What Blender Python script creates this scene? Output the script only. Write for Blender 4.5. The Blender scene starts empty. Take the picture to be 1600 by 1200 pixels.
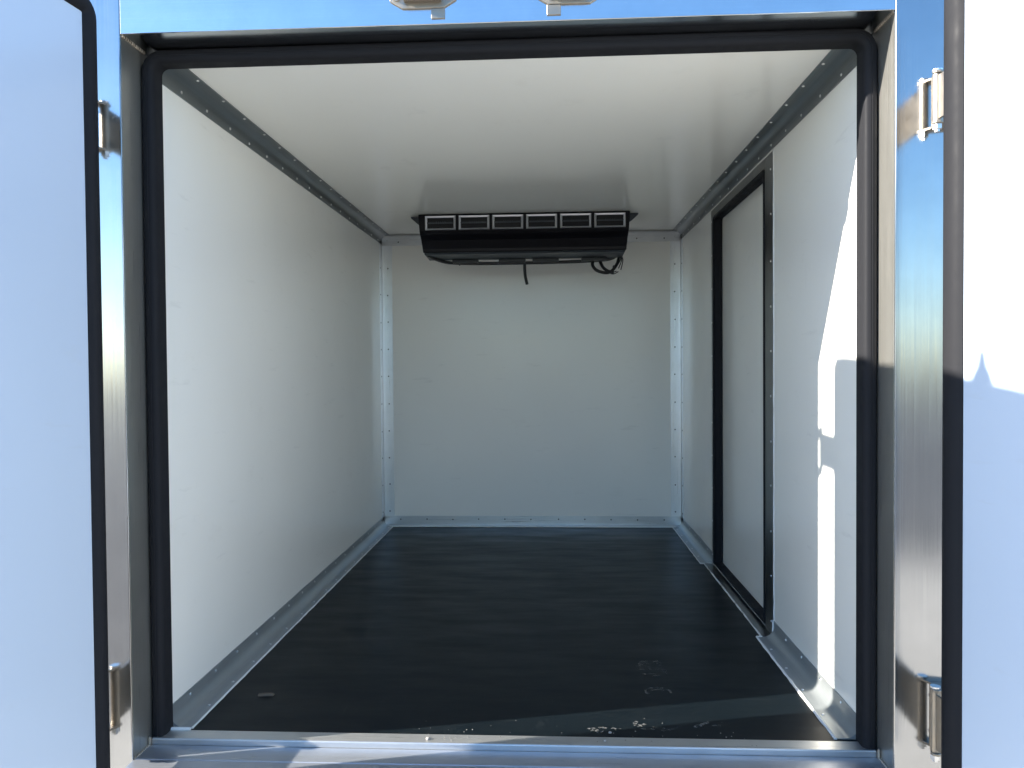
import bpy, bmesh, math, random
from mathutils import Vector, Matrix
random.seed(7)
S = bpy.context.scene
COL = S.collection
R = math.radians

# ---------------------------------------------------------------- camera
cam = bpy.data.cameras.new('camera'); camo = bpy.data.objects.new('camera', cam); COL.objects.link(camo)
yaw, pitch, roll = .0512, .0201, .0078
fw = Vector((-math.sin(yaw)*math.cos(pitch), math.cos(yaw)*math.cos(pitch), -math.sin(pitch)))
rt = Vector((math.cos(yaw), math.sin(yaw), 0)); up = rt.cross(fw)
r2 = rt*math.cos(roll) - up*math.sin(roll); u2 = up*math.cos(roll) + rt*math.sin(roll)
m = Matrix((r2, u2, -fw)).transposed().to_4x4(); m.translation = (.1177, -1.8946, .9264)
camo.matrix_world = m
cam.sensor_fit = 'HORIZONTAL'; cam.sensor_width = 36; cam.lens = 36*1180/1600
cam.clip_start = .02; cam.clip_end = 3000
S.camera = camo
S.render.resolution_x, S.render.resolution_y = 1024, 768

# ---------------------------------------------------------------- sky, sun, exposure
SUN = Vector((1, .232, -.45)).normalized()             # the way the light travels
elev = math.asin(-SUN.z); az = math.atan2(-SUN.x, -SUN.y)   # direction to the sun, clockwise from +y
w = bpy.data.worlds.new('World'); S.world = w; w.use_nodes = True
nt = w.node_tree; bg = nt.nodes['Background']; bg.inputs['Strength'].default_value = .10
sky = nt.nodes.new('ShaderNodeTexSky'); sky.sky_type = 'NISHITA'; sky.sun_disc = False
sky.sun_elevation = elev; sky.sun_rotation = az; sky.air_density = 1.0; sky.dust_density = .4; sky.ozone_density = 4.0; sky.altitude = 0
hs = nt.nodes.new('ShaderNodeHueSaturation'); hs.inputs['Saturation'].default_value = 1.1
nt.links.new(sky.outputs[0], hs.inputs['Color']); nt.links.new(hs.outputs[0], bg.inputs[0])
sl = bpy.data.lights.new('sun', 'SUN'); sl.energy = 4.8; sl.angle = R(.53); sl.color = (1, .93, .83)
so = bpy.data.objects.new('sun', sl); COL.objects.link(so)
so.rotation_euler = SUN.to_track_quat('-Z', 'Y').to_euler(); so.location = (-8, -3, 6)
S.view_settings.view_transform = 'Standard'; S.view_settings.look = 'None'
S.view_settings.exposure = 2.15; S.view_settings.gamma = 1

# ---------------------------------------------------------------- materials
def mat(name, base, rough=.4, metal=0., spec=.5, **kw):
    m = bpy.data.materials.new(name); m.use_nodes = True
    b = m.node_tree.nodes['Principled BSDF']
    b.inputs['Base Color'].default_value = (*base, 1); b.inputs['Roughness'].default_value = rough
    b.inputs['Metallic'].default_value = metal; b.inputs['Specular IOR Level'].default_value = spec
    for k, v in kw.items(): b.inputs[k].default_value = v
    return m
def noise(m, scale, detail=4, rough=.55, loc=None):
    t = m.node_tree; tc = t.nodes.new('ShaderNodeTexCoord'); mp = t.nodes.new('ShaderNodeMapping')
    mp.inputs['Scale'].default_value = scale
    if loc: mp.inputs['Location'].default_value = loc
    n = t.nodes.new('ShaderNodeTexNoise'); n.inputs['Scale'].default_value = 1; n.inputs['Detail'].default_value = detail
    n.inputs['Roughness'].default_value = rough
    t.links.new(tc.outputs['Object'], mp.inputs[0]); t.links.new(mp.outputs[0], n.inputs['Vector'])
    return n.outputs['Fac']
def ramp(m, fac, stops):
    t = m.node_tree; r = t.nodes.new('ShaderNodeValToRGB')
    e = r.color_ramp.elements
    while len(e) < len(stops): e.new(.5)
    for el, (p, c) in zip(e, stops):
        el.position = p; el.color = (*c, 1) if isinstance(c, tuple) else (c, c, c, 1)
    t.links.new(fac, r.inputs[0]); return r.outputs[0]
def link(m, sock, name): m.node_tree.links.new(sock, m.node_tree.nodes['Principled BSDF'].inputs[name])
def bump(m, fac, strength, dist):
    t = m.node_tree; b = t.nodes.new('ShaderNodeBump'); b.inputs['Strength'].default_value = strength
    b.inputs['Distance'].default_value = dist; t.links.new(fac, b.inputs['Height'])
    p = t.nodes['Principled BSDF']
    if p.inputs['Normal'].is_linked:
        t.links.new(p.inputs['Normal'].links[0].from_socket, b.inputs['Normal'])
    t.links.new(b.outputs[0], p.inputs['Normal'])
def mix(m, fac, a, b):
    t = m.node_tree; x = t.nodes.new('ShaderNodeMix'); x.data_type = 'RGBA'
    t.links.new(fac, x.inputs['Factor'])
    for s, v in ((6, a), (7, b)):
        if isinstance(v, tuple): x.inputs[s].default_value = (*v, 1)
        else: t.links.new(v, x.inputs[s])
    return x.outputs[2]

def white_panel(name, base, rough, wave=.10):
    m = mat(name, base, rough, 0, .5)
    n = noise(m, (1.3, 1.3, 1.3), 3)
    dirt = noise(m, (5, 5, 9), 6, .7)
    c = ramp(m, n, [(.35, tuple(v*.97 for v in base)), (.65, base)])
    d = ramp(m, dirt, [(.62, 0.), (.78, .12)])
    sm = ramp(m, noise(m, (4.5, 4.5, 26), 5, .62, (2, 5, 1)), [(.635, 0.), (.72, .13)])
    sm2 = ramp(m, noise(m, (14, 14, 3.5), 6, .7, (7, 1, 4)), [(.66, 0.), (.74, .10)])
    link(m, mix(m, sm2, mix(m, sm, mix(m, d, c, (.5, .46, .38)), (.42, .41, .38)), (.45, .44, .42)), 'Base Color')
    link(m, ramp(m, noise(m, (3, 3, 3), 5, .6), [(.3, rough*.85), (.7, rough*1.25)]), 'Roughness')
    bump(m, noise(m, (2.2, 2.2, 2.2), 2), wave, .02)
    return m
M = {}
M['wall'] = white_panel('white_wall_laminate', (.87, .858, .80), .18)
M['ceil'] = white_panel('white_ceiling_laminate', (.87, .862, .80), .135, .03)
M['ceil'].node_tree.nodes['Principled BSDF'].inputs['Specular IOR Level'].default_value = .4
M['door'] = white_panel('shade_tinted_door_gelcoat', (.52, .60, .71), .2)  # white doors; the blue-grey of their shade is put into the base colour
def brushed(name, base, rough, axis, aniso_bump=.10, metal=1.):
    m = mat(name, base, rough, metal)
    sc = [420, 420, 420]; sc[axis] = 3
    f = noise(m, tuple(sc), 3)
    sm = noise(m, (9, 9, 9), 5, .65)
    link(m, ramp(m, f, [(.25, rough*.75), (.75, rough*1.35)]), 'Roughness')
    link(m, mix(m, ramp(m, sm, [(.35, 0.), (.75, .45)]), base, tuple(v*.78 for v in base)), 'Base Color')
    bump(m, f, aniso_bump, .0006)
    sc2 = [9, 9, 9]; sc2[axis] = 1.2
    bump(m, noise(m, tuple(sc2), 2), .12, .004)
    return m
M['post'] = brushed('brushed_steel_upright', (.48, .485, .485), .15, 2)
M['jamb'] = brushed('dull_aluminium_lining', (.43, .425, .395), .34, 2, .08, .84)
M['rail'] = brushed('brushed_steel_crosswise', (.66, .67, .67), .13, 0)
M['sill'] = brushed('worn_sill', (.42, .45, .50), .33, 0, .08, .75)
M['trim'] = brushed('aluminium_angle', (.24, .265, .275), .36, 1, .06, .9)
M['sole_trim'] = brushed('galvanised_floor_angle', (.36, .39, .40), .36, 1, .06, .65)
M['trimz'] = brushed('aluminium_angle_upright', (.68, .70, .72), .32, 2, .05)
M['trimx'] = brushed('aluminium_angle_crosswise', (.60, .61, .61), .32, 0, .05, .85)
M['plate'] = brushed('side_door_metal_frame', (.24, .245, .24), .3, 2, .05)
M['rivet'] = mat('rivet_metal', (.75, .75, .74), .28, 1.)
M['rivetd'] = mat('rivet_dull', (.10, .105, .11), .5, 1.)
M['zinc'] = mat('zinc_plated_steel', (.34, .30, .25), .42, .9)
f_ = noise(M['zinc'], (40, 40, 40), 4); link(M['zinc'], ramp(M['zinc'], f_, [(.3, .34), (.7, .55)]), 'Roughness')
M['rubber'] = mat('black_rubber', (.018, .0185, .021), .5, 0, .05)
link(M['rubber'], ramp(M['rubber'], noise(M['rubber'], (30, 30, 30), 5), [(.3, .42), (.7, .6)]), 'Roughness')
M['seal'] = mat('white_sealant', (.72, .73, .72), .5)
M['plastic'] = mat('black_housing_plastic', (.004, .004, .006), .42, 0, .22)
M['pan'] = mat('dark_grey_pan', (.05, .058, .066), .45, .3)
M['silver'] = mat('silver_vent_trim', (.55, .55, .57), .38, .85)
M['void'] = mat('vent_inside', (.006, .006, .007), .7)
M['hose'] = mat('hose_black', (.010, .011, .012), .4)
M['chip'] = mat('wood_splinter', (.10, .08, .06), .8)
M['crumb'] = mat('pale_crumbs', (.26, .25, .23), .9)
# black phenolic floor
m = M['floor'] = mat('black_phenolic_floor', (.016, .019, .021), .4, 0, .13)
a = noise(m, (2.6, 11, 1), 7, .65); b_ = noise(m, (3, 4, 1), 5, .6); c_ = noise(m, (60, 60, 1), 3)
base = ramp(m, a, [(.3, (.0022, .0044, .0064)), (.7, (.0040, .0074, .0100))])
dust = ramp(m, b_, [(.5, 0.), (.75, .04)])
spk = ramp(m, noise(m, (150, 150, 1), 2, .5, (3, 1, 0)), [(.77, 0.), (.82, .3)])
s1 = ramp(m, noise(m, (2, 34, 1), 7, .72, (5, 2, 0)), [(.63, 0.), (.71, .10)])
s2 = ramp(m, noise(m, (46, 3, 1), 7, .7, (1, 9, 0)), [(.655, 0.), (.73, .12)])
s3 = ramp(m, noise(m, (7, 5, 1), 8, .75, (3, 3, 0)), [(.60, 0.), (.72, .08)])
base2 = mix(m, s3, mix(m, s2, mix(m, s1, base, (.12, .125, .125)), (.14, .145, .145)), (.10, .10, .095))
link(m, mix(m, spk, mix(m, dust, base2, (.085, .083, .075)), (.12, .12, .11)), 'Base Color')
link(m, ramp(m, a, [(.3, .3), (.75, .5)]), 'Roughness')
bump(m, a, .06, .001); bump(m, c_, .1, .0006)
# dust of the boot prints
m = M['dust'] = mat('boot_dust', (.33, .33, .31), .95)
link(m, ramp(m, noise(m, (220, 220, 40), 4, .7), [(.36, 0.), (.64, .46)]), 'Alpha')
# ground
m = M['yard'] = mat('pale_concrete_yard', (.42, .39, .34), .9)
link(m, ramp(m, noise(m, (.6, .6, 1), 8, .65), [(.3, (.37, .345, .30)), (.7, (.47, .44, .38))]), 'Base Color')
bump(m, noise(m, (30, 30, 30), 5), .3, .01)
m = M['asphalt'] = mat('worn_asphalt', (.07, .068, .066), .85)
link(m, ramp(m, noise(m, (.5, 1.2, 1), 8, .65), [(.3, (.04, .04, .042)), (.72, (.12, .115, .11))]), 'Base Color')
m = M['field'] = mat('dark_grass_field', (.07, .075, .045), .95)
link(m, ramp(m, noise(m, (.15, .15, 1), 8, .65), [(.3, (.05, .05, .042)), (.7, (.085, .08, .066))]), 'Base Color')

# ---------------------------------------------------------------- mesh helpers
class MB:
    def __init__(s): s.bm = bmesh.new()
    def box(s, x0, x1, y0, y1, z0, z1):
        v = [s.bm.verts.new((x, y, z)) for x in (x0, x1) for y in (y0, y1) for z in (z0, z1)]
        for q in ((0,1,3,2), (4,6,7,5), (0,4,5,1), (2,3,7,6), (0,2,6,4), (1,5,7,3)): s.bm.faces.new([v[i] for i in q])
        return s
    def loft(s, rings, closed=False, caps=True):
        vs = [[s.bm.verts.new(p) for p in r] for r in rings]; n = len(vs[0])
        L = len(vs)
        for i in range(L if closed else L-1):
            a, b = vs[i], vs[(i+1) % L]
            for k in range(n): s.bm.faces.new((a[k], a[(k+1) % n], b[(k+1) % n], b[k]))
        if caps and not closed: s.bm.faces.new(vs[0][::-1]); s.bm.faces.new(vs[-1])
        return s
    def prism(s, prof, axis, lo, hi):
        def pt(a, b, c):
            return {0: (c, a, b), 1: (a, c, b), 2: (a, b, c)}[axis]
        return s.loft([[pt(a, b, lo) for a, b in prof], [pt(a, b, hi) for a, b in prof]])
    def tube(s, pts, r, n=10):
        pts = [Vector(p) for p in pts]; rings = []; nrm = None
        for i, p in enumerate(pts):
            t = (pts[min(i+1, len(pts)-1)] - pts[max(i-1, 0)]).normalized()
            if nrm is None: nrm = t.orthogonal().normalized()
            nrm = (nrm - t*nrm.dot(t)).normalized(); b = t.cross(nrm)
            rr = r[i] if isinstance(r, (list, tuple)) else r
            rings.append([p + (nrm*math.cos(k*2*math.pi/n) + b*math.sin(k*2*math.pi/n))*rr for k in range(n)])
        return s.loft(rings)
    def sweep(s, path, N, prof, closed=False):
        """profile (a, b): a to the left of travel (N x T), b along N"""
        path = [Vector(p) for p in path]; N = Vector(N); rings = []; L = len(path)
        for i, p in enumerate(path):
            q0 = path[i-1] if (i or closed) else p; q1 = path[(i+1) % L] if (i < L-1 or closed) else p
            t = (q1-q0).normalized(); I = N.cross(t)
            rings.append([p + I*a + N*b for a, b in prof])
        return s.loft(rings, closed)
    def cyl(s, c, axis, r, h, n=12):
        c = Vector(c); d = Vector(axis).normalized(); return s.tube([c, c + d*h], r, n)
    def rivet(s, p, nrm, r=.0046, h=.0024):
        p = Vector(p); nrm = Vector(nrm); o = nrm.orthogonal().normalized(); b = nrm.cross(o)
        rg = [[p + (o*math.cos(k*math.pi/4) + b*math.sin(k*math.pi/4))*rr + nrm*hh for k in range(8)] for rr, hh in ((r, 0), (r*.8, h*.7), (r*.35, h))]
        return s.loft(rg)
    def build(s, name, mt, parent=None, bevel=0, smooth=False, seg=3, **props):
        bmesh.ops.recalc_face_normals(s.bm, faces=s.bm.faces)
        if bevel:
            es = [e for e in s.bm.edges if len(e.link_faces) == 2 and e.calc_face_angle(0) > .6]
            bmesh.ops.bevel(s.bm, geom=es, offset=bevel, segments=seg, affect='EDGES', profile=.5, clamp_overlap=True)
        me = bpy.data.meshes.new(name); s.bm.to_mesh(me); s.bm.free()
        if smooth:
            for p in me.polygons: p.use_smooth = True
            me.set_sharp_from_angle(angle=R(38))
        me.materials.append(M[mt])
        o = bpy.data.objects.new(name, me); COL.objects.link(o)
        if parent: o.parent = parent
        for k, v in props.items(): o[k] = v
        return o
def empty(name, loc, parent=None, **props):
    o = bpy.data.objects.new(name, None); COL.objects.link(o); o.location = loc; o.empty_display_size = .2
    if parent: o.parent = parent
    for k, v in props.items(): o[k] = v
    return o
def arc(cx, cy, r, a0, a1, n=8):
    return [(cx + r*math.cos(R(a0+(a1-a0)*i/n)), cy + r*math.sin(R(a0+(a1-a0)*i/n))) for i in range(n+1)]

# ================================================================ setting
G = -.68
MB().box(-400, 400, -400, 400, G-.3, G).build('ground', 'field', kind='structure')
MB().box(-60, 60, -26, 9, G-.2, G+.004).build('road', 'asphalt', kind='structure')
MB().box(-1.9, 11, -4.7, 6, G-.1, G+.008).build('yard', 'yard', kind='structure')

# ================================================================ the cargo box
H2, L, HT = .875, 2.534, 1.717
box = empty('cargo_box', (0, 0, 0), label='white lined refrigerated cargo box with both rear doors open and shiny metal frame', category='cargo box')
MB().box(-H2, H2, -.010, L, -.04, 0).build('floor', 'floor', box, label='black scuffed floor with a few boot prints')
MB().box(-H2-.065, -H2, .0, L+.065, -.04, 1.79).build('wall', 'wall', box, label='plain white left wall')
rw = MB()
DY0, DY1, DZ0, DZ1 = .806, 1.655, .006, 1.622
rw.box(H2, H2+.065, .0, DY0, -.04, 1.79).box(H2, H2+.065, DY1, L+.065, -.04, 1.79)
rw.box(H2, H2+.065, DY0, DY1, DZ1, 1.79).box(H2, H2+.065, DY0, DY1, -.04, DZ0)
rw.build('wall', 'wall', box, label='white right wall holding the side door')
MB().box(-H2, H2, L, L+.065, -.04, 1.79).build('back_wall', 'wall', box)
MB().box(-H2, H2, 0, L, HT, 1.79).build('ceiling', 'ceil', box)
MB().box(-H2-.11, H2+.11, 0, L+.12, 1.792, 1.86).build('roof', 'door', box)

# frame round the opening
JX, JZ, FY = .902, 1.730, -.130
for sx in (-1, 1):
    outer = ((.984, FY), (1.012, -.1235), (1.04, -.112), (1.05, -.095), (1.05, -.002)) if sx < 0 else ((1.05, FY), (1.05, -.002))
    pm = MB().prism([(sx*a, b) for a, b in ((JX, FY),) + outer + ( (H2+.001, -.002), (H2+.001, -.006), (JX+.003, -.006))], 2, -.30, 2.02)
    po_ = pm.build('corner_post', 'post', box, bevel=.0032)
    MB().box(*sorted((sx*(JX-.0005), sx*(JX+.002))), FY+.0045, -.0065, -.0153, JZ-.0005).build('jamb_lining', 'jamb', po_)
hd = MB().prism([(FY, JZ), (-.002, JZ), (-.002, 2.02), (FY, 2.02)], 0, -JX+.001, JX-.001)
hd.box(-H2, H2, -.0055, -.0022, HT+.001, JZ-.0003)
hd.build('header', 'rail', box, bevel=.003)
sill = MB().prism([(-.168, -.30), (-.168, -.0165), (-.127, -.0157), (-.1255, -.0185), (-.1235, -.0155), (-.0555, -.0155), (-.0545, -.30)], 0, -JX+.001, JX-.001)
sill.build('sill', 'sill', box, bevel=.0015)
MB().prism([(-.054, -.20), (-.054, -.002), (-.052, .0005), (-.0105, .0015), (-.0105, -.20)], 0, -H2-.02, H2+.02).build('threshold_strip', 'trimx', box, bevel=.0008)
wb = MB()
for sx in (-1, 1):
    for (p, q, n) in (((sx*(JX-.002), -.005, -.016), (sx*(JX-.002), -.125, -.016), 16), ((sx*(JX-.001), -.02, JZ-.001), (sx*(JX-.001), -.125, JZ-.001), 12),
                      ((sx*(JX-.004), -.058, -.016), (sx*(JX-.004), -.058, .006), 5)):
        p, q = Vector(p), Vector(q)
        for i in range(n):
            c = p.lerp(q, (i+.5)/n); d = (q-p).normalized()
            wb.tube([c - d*.004, c - d*.002, c + d*.002, c + d*.004], [.0012, .0036+random.random()*.001, .0036, .0012], 8)
wb.build('weld_beads', 'zinc', box, smooth=True, kind='stuff')

# rubber seal on the step of the frame: up one side, over the top, down the other
sx0 = .884
path = [(-sx0, -.055), (-sx0, .35), (-sx0, 1.0)] + [(x, z) for x, z in arc(-sx0+.036, 1.7135-.036, .036, 180, 90, 10)] + [(0, 1.7145)]
path += [(x, z) for x, z in arc(sx0-.036, 1.7155-.036, .036, 90, 0, 10)] + [(sx0, 1.0), (sx0, .35), (sx0, -.055)]
path = [(x, z if z > -.05 else -.012) for x, z in path]
prof = [(.0165, -.006), (.0165, .027), (.0155, .034), (.0125, .0395), (.0075, .0425), (.0012, .0430), (0, .0418), (-.0012, .0430), (-.0075, .0425), (-.0125, .0395), (-.0155, .034), (-.0165, .027), (-.0165, -.006)]
def seal_pts(path): return [(x, -.004, z) for x, z in path]
# N points out of the box (-y)
MB().sweep(seal_pts(path), (0, -1, 0), [(a, b+.001) for a, b in prof]).build('door_seal', 'rubber', box, smooth=True)

# metal angles in the corners
TT, TB = .052, .0575
def angle_prof(w, r=.012, t=.0022):
    inner = [(r+t - r*math.cos(R(a)), r+t - r*math.sin(R(a))) for a in range(0, 91, 10)]
    return [(0, w), (t, w)] + inner + [(w, t), (w, 0), (0, 0)]
def rivet_row(b, p, q, step, nrm, first=.11):
    p, q = Vector(p), Vector(q); d = (q-p).normalized(); n = int(((q-p).length-first*.6)/step)+1
    for i in range(n):
        t = first + i*step + random.uniform(-.003, .003)
        j = Vector((random.uniform(-.0015, .0015) for _ in range(3)))
        if t < (q-p).length-.01: b.rivet(p + d*t + j - Vector(nrm)*j.dot(Vector(nrm)), nrm)
def long_trim(sx, top, y0, y1, name='corner_trim'):
    w = TT if top else TB
    pr = [(sx*(H2-a), (HT-b) if top else b+.0005) for a, b in angle_prof(w, .032)]
    o = MB().prism(pr, 1, y0, y1).build(name, 'trim' if top else 'sole_trim', box, smooth=True)
    rv = MB(); zz = (HT-.038) if top else .043; xx = sx*(H2-.0022)
    rivet_row(rv, (xx, y0, zz), (xx, y1, zz), .155, (-sx, 0, 0))
    zz2 = (HT-.0022) if top else .0027; xx2 = sx*(H2-.042)
    rivet_row(rv, (xx2, y0, zz2), (xx2, y1, zz2), .155, (0, 0, -1 if top else 1), .13)
    rv.build('rivets', 'rivet', o, smooth=True, kind='stuff')
    return o
long_trim(-1, True, .001, L-.003); long_trim(1, True, .001, L-.003)
long_trim(-1, False, .001, L-.003); long_trim(1, False, .001, .7145); long_trim(1, False, 1.692, L-.003)
for sx in (-1, 1):
    pr = [(sx*(H2-a), L-b) for a, b in angle_prof(.062, .003)]
    o = MB().prism(pr, 2, .004, HT-.0035).build('corner_trim', 'trimz', box, smooth=True)
    rv = MB(); rivet_row(rv, (sx*(H2-.036), L-.0022, 0), (sx*(H2-.036), L-.0022, HT), .16, (0, -1, 0), .085)
    rivet_row(rv, (sx*(H2-.0022), L-.045, 0), (sx*(H2-.0022), L-.045, HT), .16, (-sx, 0, 0), .085)
    rv.build('rivets', 'rivetd', o, smooth=True, kind='stuff')
for zz, zs in ((.004, 1), (HT-.0045, -1)):
    w_ = .056 if zs > 0 else .056
    pr = [(L-.0023-a, zz+zs*b) for a, b in ((0, w_), (.0022, w_), (.0022, .004), (.004, .0022), (.03, .0022), (.03, 0), (0, 0))]
    o = MB().prism(pr, 0, -H2+.005, H2-.005).build('corner_trim', 'trimx', box)
    rv = MB(); rivet_row(rv, (-H2, L-.0046, zz+zs*.036), (H2, L-.0046, zz+zs*.036), .155, (0, -1, 0), .1)
    rv.build('rivets', 'rivetd', o, smooth=True, kind='stuff')
# sealant beads along the floor angles
sb = MB()
def bead(p, q, r=.0032):
    p, q = Vector(p), Vector(q); n = max(2, int((q-p).length/.03))
    sb.tube([p.lerp(q, i/n) + Vector((random.uniform(-.0007, .0007), random.uniform(-.0007, .0007), 0)) for i in range(n+1)], [r*random.uniform(.75, 1.2) for _ in range(n+1)], 6)
bead((-H2+TB, .0, .001), (-H2+TB, L-.03, .001)); bead((H2-TB, .0, .001), (H2-TB, .715, .001), .0045); bead((H2-TB, 1.69, .001), (H2-TB, L-.03, .001))
bead((-H2+.04, L-.034, .003), (H2-.04, L-.034, .003), .004); bead((H2-TB, .716, .002), (H2-.04, .716, .002)); bead((H2-TB, 1.69, .002), (H2-.005, 1.69, .002))
bead((H2-.041, .716, .002), (H2-.041, 1.69, .002)); bead((H2-.003, .715, .0), (H2-.003, .715, .06)); bead((H2-.001, .712, .06), (H2-.001, .712, 1.655), .0016)
bead((-H2-.005, -.008, .002), (-H2+TB, -.008, .003), .005)
bead((H2-.001, .712, 1.656), (H2-.001, 1.69, 1.656), .002)
sb.build('sealant_bead', 'seal', box, smooth=True)

# ---------------------------------------------------------------- side door
fr = MB(); X0, X1 = H2-.0035, H2+.0005
fr.box(X0, X1, .714, DY0, .0, 1.655).box(X0, X1, DY1, 1.690, .0, 1.655).box(X0, X1, DY0, DY1, DZ1, 1.655)
fr.box(H2-.043, H2+.04, DY0-.09, 1.69, .0005, .0042)
sdf = fr.build('side_door_frame', 'plate', box)
rv = MB(); rivet_row(rv, (X0, .735, .0), (X0, .735, 1.65), .155, (-1, 0, 0), .05); rivet_row(rv, (X0, 1.678, .0), (X0, 1.678, 1.65), .155, (-1, 0, 0), .05)
rv.build('rivets', 'rivet', sdf, smooth=True, kind='stuff')
sd = MB().box(H2+.038, H2+.062, DY0+.002, DY1-.002, DZ0+.004, DZ1-.002).build('side_door', 'wall', box, label='narrow white side door closed in its black rubber edging')
gp = [(DY0, DZ0+.006), (DY1, DZ0+.006)] + arc(DY1-.03, DZ1-.03, .03, 0, 90, 6) + arc(DY0+.03, DZ1-.03, .03, 90, 180, 6)
gpr = [(0, -.004), (.010, -.008), (.014, -.002), (.008, .004), (.008, .022), (.016, .030), (.012, .037), (0, .037)]
MB().sweep([(H2, y, z) for y, z in gp], (1, 0, 0), gpr, True).build('seal', 'rubber', sd, smooth=True)

# ---------------------------------------------------------------- the two rear doors
DW, DZB, DZT = .885, -.03, 1.750
def rear_door(side, loc, ang, label):
    s = side                         # -1 left door (local +x runs to its free edge), 1 right door (local -x)
    X = lambda u: -s*u
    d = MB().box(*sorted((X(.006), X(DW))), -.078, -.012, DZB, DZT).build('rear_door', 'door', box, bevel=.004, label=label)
    d.location = loc; d.rotation_euler = (0, 0, ang)
    gw = 1. if s < 0 else 1.3; po = .034 if s < 0 else .046
    pts = arc(po+.014, DZB+po+.014, .014, 180, 270, 5) + arc(DW-po-.014, DZB+po+.014, .014, 270, 360, 5) + arc(DW-po-.014, DZT-po-.020, .014, 0, 90, 5) + arc(po+.014, DZT-po-.020, .014, 90, 180, 5)
    # inner panel: flat plate with rounded corners
    pl = [(X(u), z) for u, z in pts]
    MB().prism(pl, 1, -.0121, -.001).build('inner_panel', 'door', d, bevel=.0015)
    # gasket ring round the panel
    g0 = .018*gw; gc = g0+.024
    gp = arc(gc, DZB+gc, .024, 180, 270, 7) + arc(DW-gc, DZB+gc, .024, 270, 360, 7) + arc(DW-gc, DZT-gc-.006, .024, 0, 90, 7) + arc(gc, DZT-gc-.006, .024, 90, 180, 7)
    gprof = [(-.0215, -.03), (-.0215, -.004), (-.017, .005), (-.009, .0105), (0, .012), (.009, .0105), (.0155, .006), (.0205, .001), (.0205, -.011), (-.012, -.0119), (-.012, -.03)]
    path = [(X(u), 0, z) for u, z in gp]
    MB().sweep(path, (0, 1 if s > 0 else -1, 0), [(a*gw, b if s > 0 else -b) for a, b in gprof], True).build('gasket', 'rubber', d, smooth=True)
    # lock rods on the outside and the rod end above the top edge
    for u in (.642,):
        lr = MB().tube([(X(u), -.098, DZB-.06), (X(u), -.098, .6), (X(u), -.098, DZT), (X(u), -.098, DZT+.045), (X(u), -.098, DZT+.07), (X(u), -.098, DZT+.10)], [.0125, .0125, .0125, .028, .014, .007], 12)
        lr.box(*sorted((X(u-.02), X(u+.02))), -.106, -.0785, DZT-.02, DZT-.005)
        lr.box(*sorted((X(u-.035), X(u+.035))), -.11, -.0785, .3, .33).box(*sorted((X(u-.035), X(u+.035))), -.11, -.0785, 1.35, 1.38)
        lr.build('lock_rod', 'zinc', d, smooth=True)
    return d
LD, LA = Vector((-.8835, -.258, 0)), R(-96.6)
RD, RA = Vector((.910, -.330, 0)), R(102.5)
ld = rear_door(-1, LD, LA, 'left rear door in shade, opened wide')
rd = rear_door(1, RD, RA, 'right rear door, its upper half in direct sun')

# hinges: bracket on the post, pin, strap to the door
for sx, D, A in ((-1, LD, LA), (1, RD, RA)):
    for zc, hh in ((1.520, .058), (.125, .075)):
        xin, px, py = (.962, .960, -.160) if sx < 0 else (.982, .979, -.160)
        h = MB()
        h.box(*sorted((sx*xin, sx*1.035)), FY-.005, FY+.001, zc-hh, zc+hh)
        for zz in (zc-hh, zc+hh-.006):
            pf = [(xin, FY-.004), (px-.0125, py-.004), (px-.009, py-.012), (px, py-.0155), (px+.010, py-.012), (1.033, FY-.03), (1.033, FY-.004)]
            h.prism([(sx*a, b) for a, b in pf], 2, zz, zz+.006)
        ho = h.build('hinge', 'zinc', box, bevel=.0014)
        MB().cyl((sx*px, py, zc-hh+.0065), (0, 0, 1), .0105, 2*hh-.013, 16).build('knuckle', 'zinc', ho, smooth=True)
        MB().loft([[(sx*px + r_*math.cos(k*math.pi/3), py + r_*math.sin(k*math.pi/3), zc-hh-z_) for k in range(6)] for r_, z_ in ((.0105, .0003), (.0105, .011), (.006, .0115), (.006, .017))]).build('nut', 'rivet', ho)
        MB().cyl((sx*px, py, zc+hh+.0005), (0, 0, 1), .011, .004, 12).build('pin_head', 'rivet', ho)
        for bz in (zc-hh*.55, zc+hh*.55):
            MB().cyl((sx*(xin+.008), FY-.0052, bz), (0, -1, 0), .0065, .006, 6).build('bolt', 'rivet', ho)
        # strap: from the knuckle back to the outside of the door, then along it
        ux = Vector((math.cos(A), math.sin(A), 0))*(-sx); nx = Vector((-math.sin(A), math.cos(A), 0))
        e0 = Vector((sx*px, py, 0)); e1 = D - nx*.0815 + ux*.004; e2 = D - nx*.0815 + ux*.26
        st = MB(); t_ = .003
        for (p, q) in ((e0, e1), (e1, e2)):
            dd = (q-p).normalized(); nn = Vector((-dd.y, dd.x, 0))*t_
            st.loft([[p-nn+Vector((0, 0, zc-hh*.82)), p+nn+Vector((0, 0, zc-hh*.82)), p+nn+Vector((0, 0, zc+hh*.82)), p-nn+Vector((0, 0, zc+hh*.82))],
                     [q-nn+Vector((0, 0, zc-hh*.82)), q+nn+Vector((0, 0, zc-hh*.82)), q+nn+Vector((0, 0, zc+hh*.82)), q-nn+Vector((0, 0, zc+hh*.82))]])
        st.build('strap', 'zinc', ho)

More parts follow.
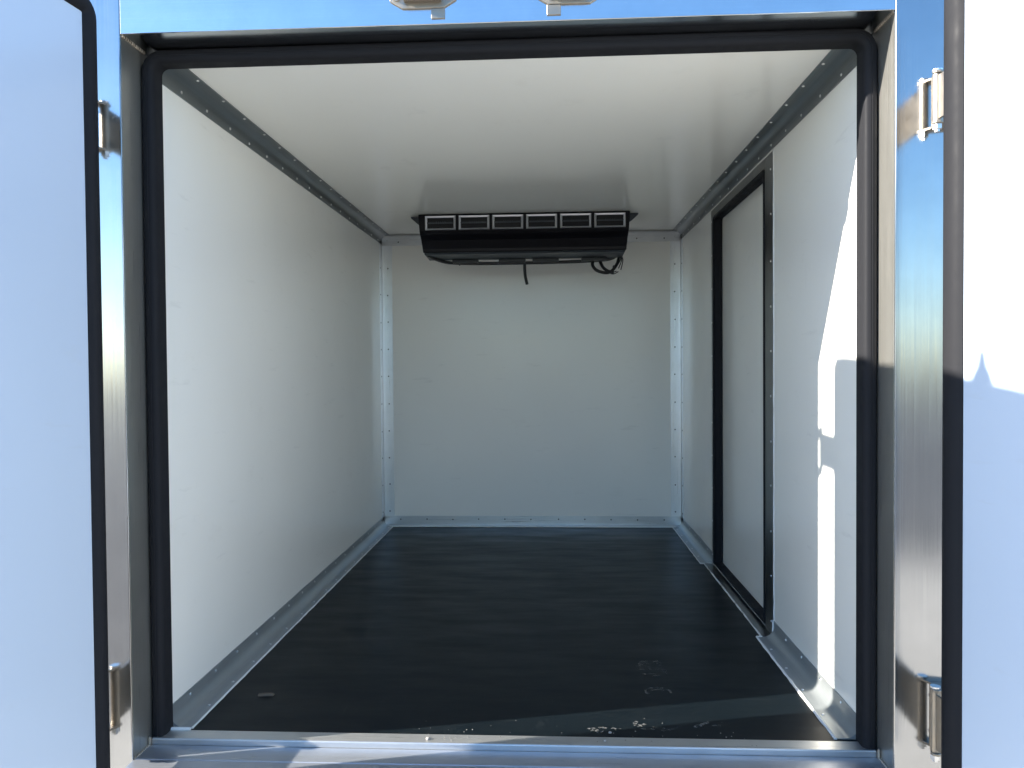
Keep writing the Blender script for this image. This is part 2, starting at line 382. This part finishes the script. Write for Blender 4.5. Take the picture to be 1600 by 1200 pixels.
# lock keepers on the header
for kx, sg in ((-.173, 1), (.166, -1)):
    y0 = FY-.0055
    pl = [(-.078, 1.84), (-.078, 1.784), (-.048, 1.766), (.048, 1.766), (.078, 1.784), (.078, 1.84), (.05, 1.86), (-.05, 1.86)]
    k = MB().prism([(kx+a, b) for a, b in pl], 1, y0, FY+.0005).build('lock_keeper', 'zinc', box, bevel=.0014)
    cup = [(-.044, 1.85), (-.044, 1.779), (.044, 1.779), (.044, 1.85), (.036, 1.85), (.036, 1.788), (-.036, 1.788), (-.036, 1.85)]
    MB().prism([(kx+a, b) for a, b in cup], 1, y0-.030, y0+.001).build('keeper_cup', 'zinc', k, bevel=.002)
    for bx in (-.062, .062):
        MB().cyl((kx+bx, y0, 1.792), (0, -1, 0), .0095, .006, 6).build('bolt', 'rivet', k)
        MB().cyl((kx+bx, y0, 1.835), (0, -1, 0), .0095, .006, 6).build('bolt', 'rivet', k)
    MB().box(kx+sg*.035-.016, kx+sg*.035+.016, FY-.004, FY+.0005, 1.742, 1.7655).build('stop_plate', 'zinc', k, bevel=.001)

# boot prints: thin dust left on the floor
def print_mb(cx, cy, ang, part, sc=1):
    b = MB(); ca, sa = math.cos(ang), math.sin(ang)
    def blk(u, v, w_, h_, a=0):
        q = []
        for du, dv in ((-w_, -h_), (w_, -h_*.8), (w_*.9, h_), (-w_, h_*.9)):
            uu = u + du*math.cos(a) - dv*math.sin(a); vv = v + du*math.sin(a) + dv*math.cos(a)
            uu *= sc; vv *= sc
            q.append(b.bm.verts.new((cx + uu*ca - vv*sa, cy + uu*sa + vv*ca, .0012)))
        b.bm.faces.new(q)
    if part == 'sole':
        for i in range(8):
            v = -.055 + i*.017; hw = .047*math.sqrt(max(.15, 1-(v/.085)**2))
            for sg in (-1, 1):
                if random.random() < .7: blk(sg*hw*.82+random.uniform(-.004, .004), v+random.uniform(-.003, .003), random.uniform(.005, .011), random.uniform(.002, .0042), sg*.25+random.uniform(-.2, .2))
                if random.random() < .55: blk(sg*hw*.30+random.uniform(-.006, .006), v+.004, random.uniform(.006, .014), random.uniform(.0012, .0022), random.uniform(-.2, .2))
    elif part == 'scuff':
        for i in range(16):
            blk(random.gauss(0, .030), random.gauss(0, .010), random.uniform(.002, .006), random.uniform(.002, .004), random.uniform(-.5, .5))
    else:
        for i in range(11):
            a = R(-20 + i*22 + random.uniform(-6, 6)); blk(.037*math.cos(a), .030*math.sin(a), random.uniform(.003, .006), random.uniform(.003, .0055), a+1.57) if i not in (3, 7) else None
        for i in range(9):
            a = R(i*20); blk(.017*math.cos(a), .006+.012*math.sin(a), .0035, .0016, a+1.57)
    return b
for (cx, cy, an, pt_) in ((.425, .425, .1, 'sole'), (.418, .262, .08, 'heel'), (.245, .035, .1, 'scuff'), (.372, .05, -.2, 'scuff'), (.505, .065, .2, 'scuff')):
    print_mb(cx, cy, an, pt_, .95).build('boot_print', 'dust', box, kind='stuff')

# ================================================================ evaporator under the ceiling
EV = empty('evaporator_unit', (-.015, 1.94, HT), label='black ceiling cooling unit with six silver edged air vents at the back', category='cooling unit')
def local(o): o.location = Vector(o.location) - Vector(EV.location); return o
xa, xb = -.551, .522
pr = [(1.940, HT-.001), (1.934, HT-.008), (1.934, 1.629), (1.944, 1.614), (1.972, 1.588), (1.996, 1.548), (2.002, 1.531), (2.172, 1.531), (2.19, 1.56), (2.19, HT-.001)]
mb = MB()
def shr(z): return .014*(HT-z)/.2
mb.loft([[(xa+shr(z), y, z) for y, z in pr], [(xa+shr(z)+.004, y, z) for y, z in pr], [(xb-shr(z)-.004, y, z) for y, z in pr], [(xb-shr(z), y, z) for y, z in pr]])
local(mb.build('housing', 'plastic', EV, bevel=.004))
local(MB().prism([(1.998, 1.5295), (2.006, 1.521), (2.172, 1.514), (2.172, 1.5305), (2.006, 1.5305)], 0, xa+.02, xb-.02).build('drip_pan', 'pan', EV, bevel=.002))
for a, b in ((-.405, -.265), (-.155, -.012), (.025, .165), (.285, .42)):
    local(MB().box(a, b, 2.145, 2.171, 1.497, 1.5145).build('fan_tab', 'hose', EV, bevel=.003))
for i in range(6):
    vx = -.514 + i*.1712; v0, v1, z0, z1 = vx, vx+.156, 1.634, 1.705
    f = MB(); t_ = .010
    ring = lambda x0, x1, a, b, y: [(x0, y, a), (x1, y, a), (x1, y, b), (x0, y, b)]
    f.loft([ring(v0, v1, z0, z1, 1.9345), ring(v0, v1, z0, z1, 1.927), ring(v0+.003, v1-.003, z0+.002, z1-.002, 1.925), ring(v0+t_, v1-t_, z0+.007, z1-.009, 1.928), ring(v0+t_+.003, v1-t_-.003, z0+.010, z1-.012, 1.944)], caps=False)
    vo = local(f.build('air_vent', 'silver', EV))
    vd = MB().box(v0+t_, v1-t_, 1.9338, 1.934, z0+.006, z1-.006).build('vent_recess', 'void', vo)
    zc = (z0+z1)/2
    lv = MB().box(v0+t_, v1-t_, 1.9285, 1.9336, zc-.0035, zc+.0035)
    for k in range(5): lv.box(vx+.056+k*.011, vx+.059+k*.011, 1.9255, 1.9284, zc-.006, zc+.006)
    lv.build('louver', 'pan', vo)
for sx, x in ((-1, xa), (1, xb)):
    b = MB().prism([(x+sx*.0, 1.716), (x+sx*.048, 1.716), (x+sx*.048, 1.710), (x+sx*.012, 1.678), (x, 1.672)] if sx > 0 else [(x, 1.716), (x, 1.672), (x-.012, 1.678), (x-.048, 1.710), (x-.048, 1.716)], 1, 2.00, 2.02)
    local(b.build('bracket', 'pan', EV, bevel=.001))
def bez(pts, n=8):
    P = [Vector(p) for p in pts]; out = []
    for i in range(len(P)-1):
        p0, p1, p2, p3 = P[max(i-1, 0)], P[i], P[i+1], P[min(i+2, len(P)-1)]
        for k in range(n):
            t = k/n; out.append(.5*((2*p1) + (p2-p0)*t + (2*p0-5*p1+4*p2-p3)*t*t + (3*p1-p0-3*p2+p3)*t**3))
    return out + [P[-1]]
YH = 2.185
h = MB().tube(bez([(-.515, 2.04, 1.522), (-.49, 2.1, 1.512), (-.43, YH, 1.504), (-.29, YH, 1.497), (-.1, YH, 1.496), (.1, YH, 1.497), (.28, YH, 1.500), (.40, YH, 1.506), (.455, YH, 1.516), (.48, 2.15, 1.532)]), .0088, 10)
local(h.build('drain_hose', 'hose', EV, smooth=True))
h = MB().tube(bez([(-.018, YH, 1.498), (-.018, YH-.002, 1.46), (-.014, YH-.004, 1.42), (-.005, YH-.01, 1.38)]), .0082, 10)
local(h.build('drain_tail', 'hose', EV, smooth=True))
ht = MB()
for x in (-.37, -.16, -.018, .075): ht.tube([(x-.003, YH, 1.497), (x+.003, YH, 1.497)], .0104, 10)
local(ht.build('hose_ties', 'pan', EV, smooth=True, kind='stuff'))
wr = MB()
wr.tube(bez([(.35, YH, 1.503), (.345, YH-.02, 1.477), (.365, YH-.03, 1.448), (.41, YH-.03, 1.434), (.445, YH-.03, 1.442), (.475, YH-.02, 1.482), (.488, YH, 1.528)]), .0085, 8)
wr.tube(bez([(.385, YH, 1.503), (.40, YH-.02, 1.465), (.425, YH-.035, 1.442), (.455, YH-.03, 1.436)]), .0085, 8)
for k in range(9):
    a = Vector((.42+random.uniform(0, .04), YH-.03, 1.436)); e = a + Vector((random.uniform(.0, .055), random.uniform(-.03, .02), random.uniform(-.012, .05)))
    mid = a.lerp(e, .5) + Vector((random.uniform(-.015, .015), 0, random.uniform(-.015, .015)))
    wr.tube(bez([a, mid, e], 5), .0026, 6)
for k in range(3):
    a = Vector((.49, YH-.02, 1.534)); wr.tube(bez([a, a + Vector((.004+k*.006, 0, -.03)), a + Vector((-.02+k*.012, -.01, -.07-k*.008))], 5), .0028, 6)
local(wr.build('wiring', 'hose', EV, smooth=True))

# ================================================================ litter
c = MB(); c.loft([[(-.720+dx*1.0, .200+dy+dx*.06, z) for dy, z in ((-.006+k*.002, .001), (.007, .001), (.004+k*.001, .007-k), (-.004, .006-k))] for dx, k in ((0, .001), (.018, .0), (.034, -.001), (.043, .003))])
chip = c.build('wood_splinter', 'chip', label='small pale wood splinter lying on the black floor near the left rail', category='splinter')
c = MB()
for k in range(46):
    x = random.uniform(-.25, .62); y = random.uniform(-.045, .12)**1 if random.random() < .4 else random.uniform(-.05, .03)
    r_ = random.uniform(.0005, .0013); z = .0022 if y < -.010 else .0012
    c.rivet((x, y, z), (0, 0, 1), r_*1.3, r_)
for (x, y, r_) in ((-.195, -.036, .006), (.262, .012, .0045), (.245, -.03, .004)):
    c.rivet((x, y, .0018), (0, 0, 1), r_, r_*.8)
c.build('crumbs', 'crumb', kind='stuff', label='pale grit scattered on the threshold and the front of the floor', category='grit')
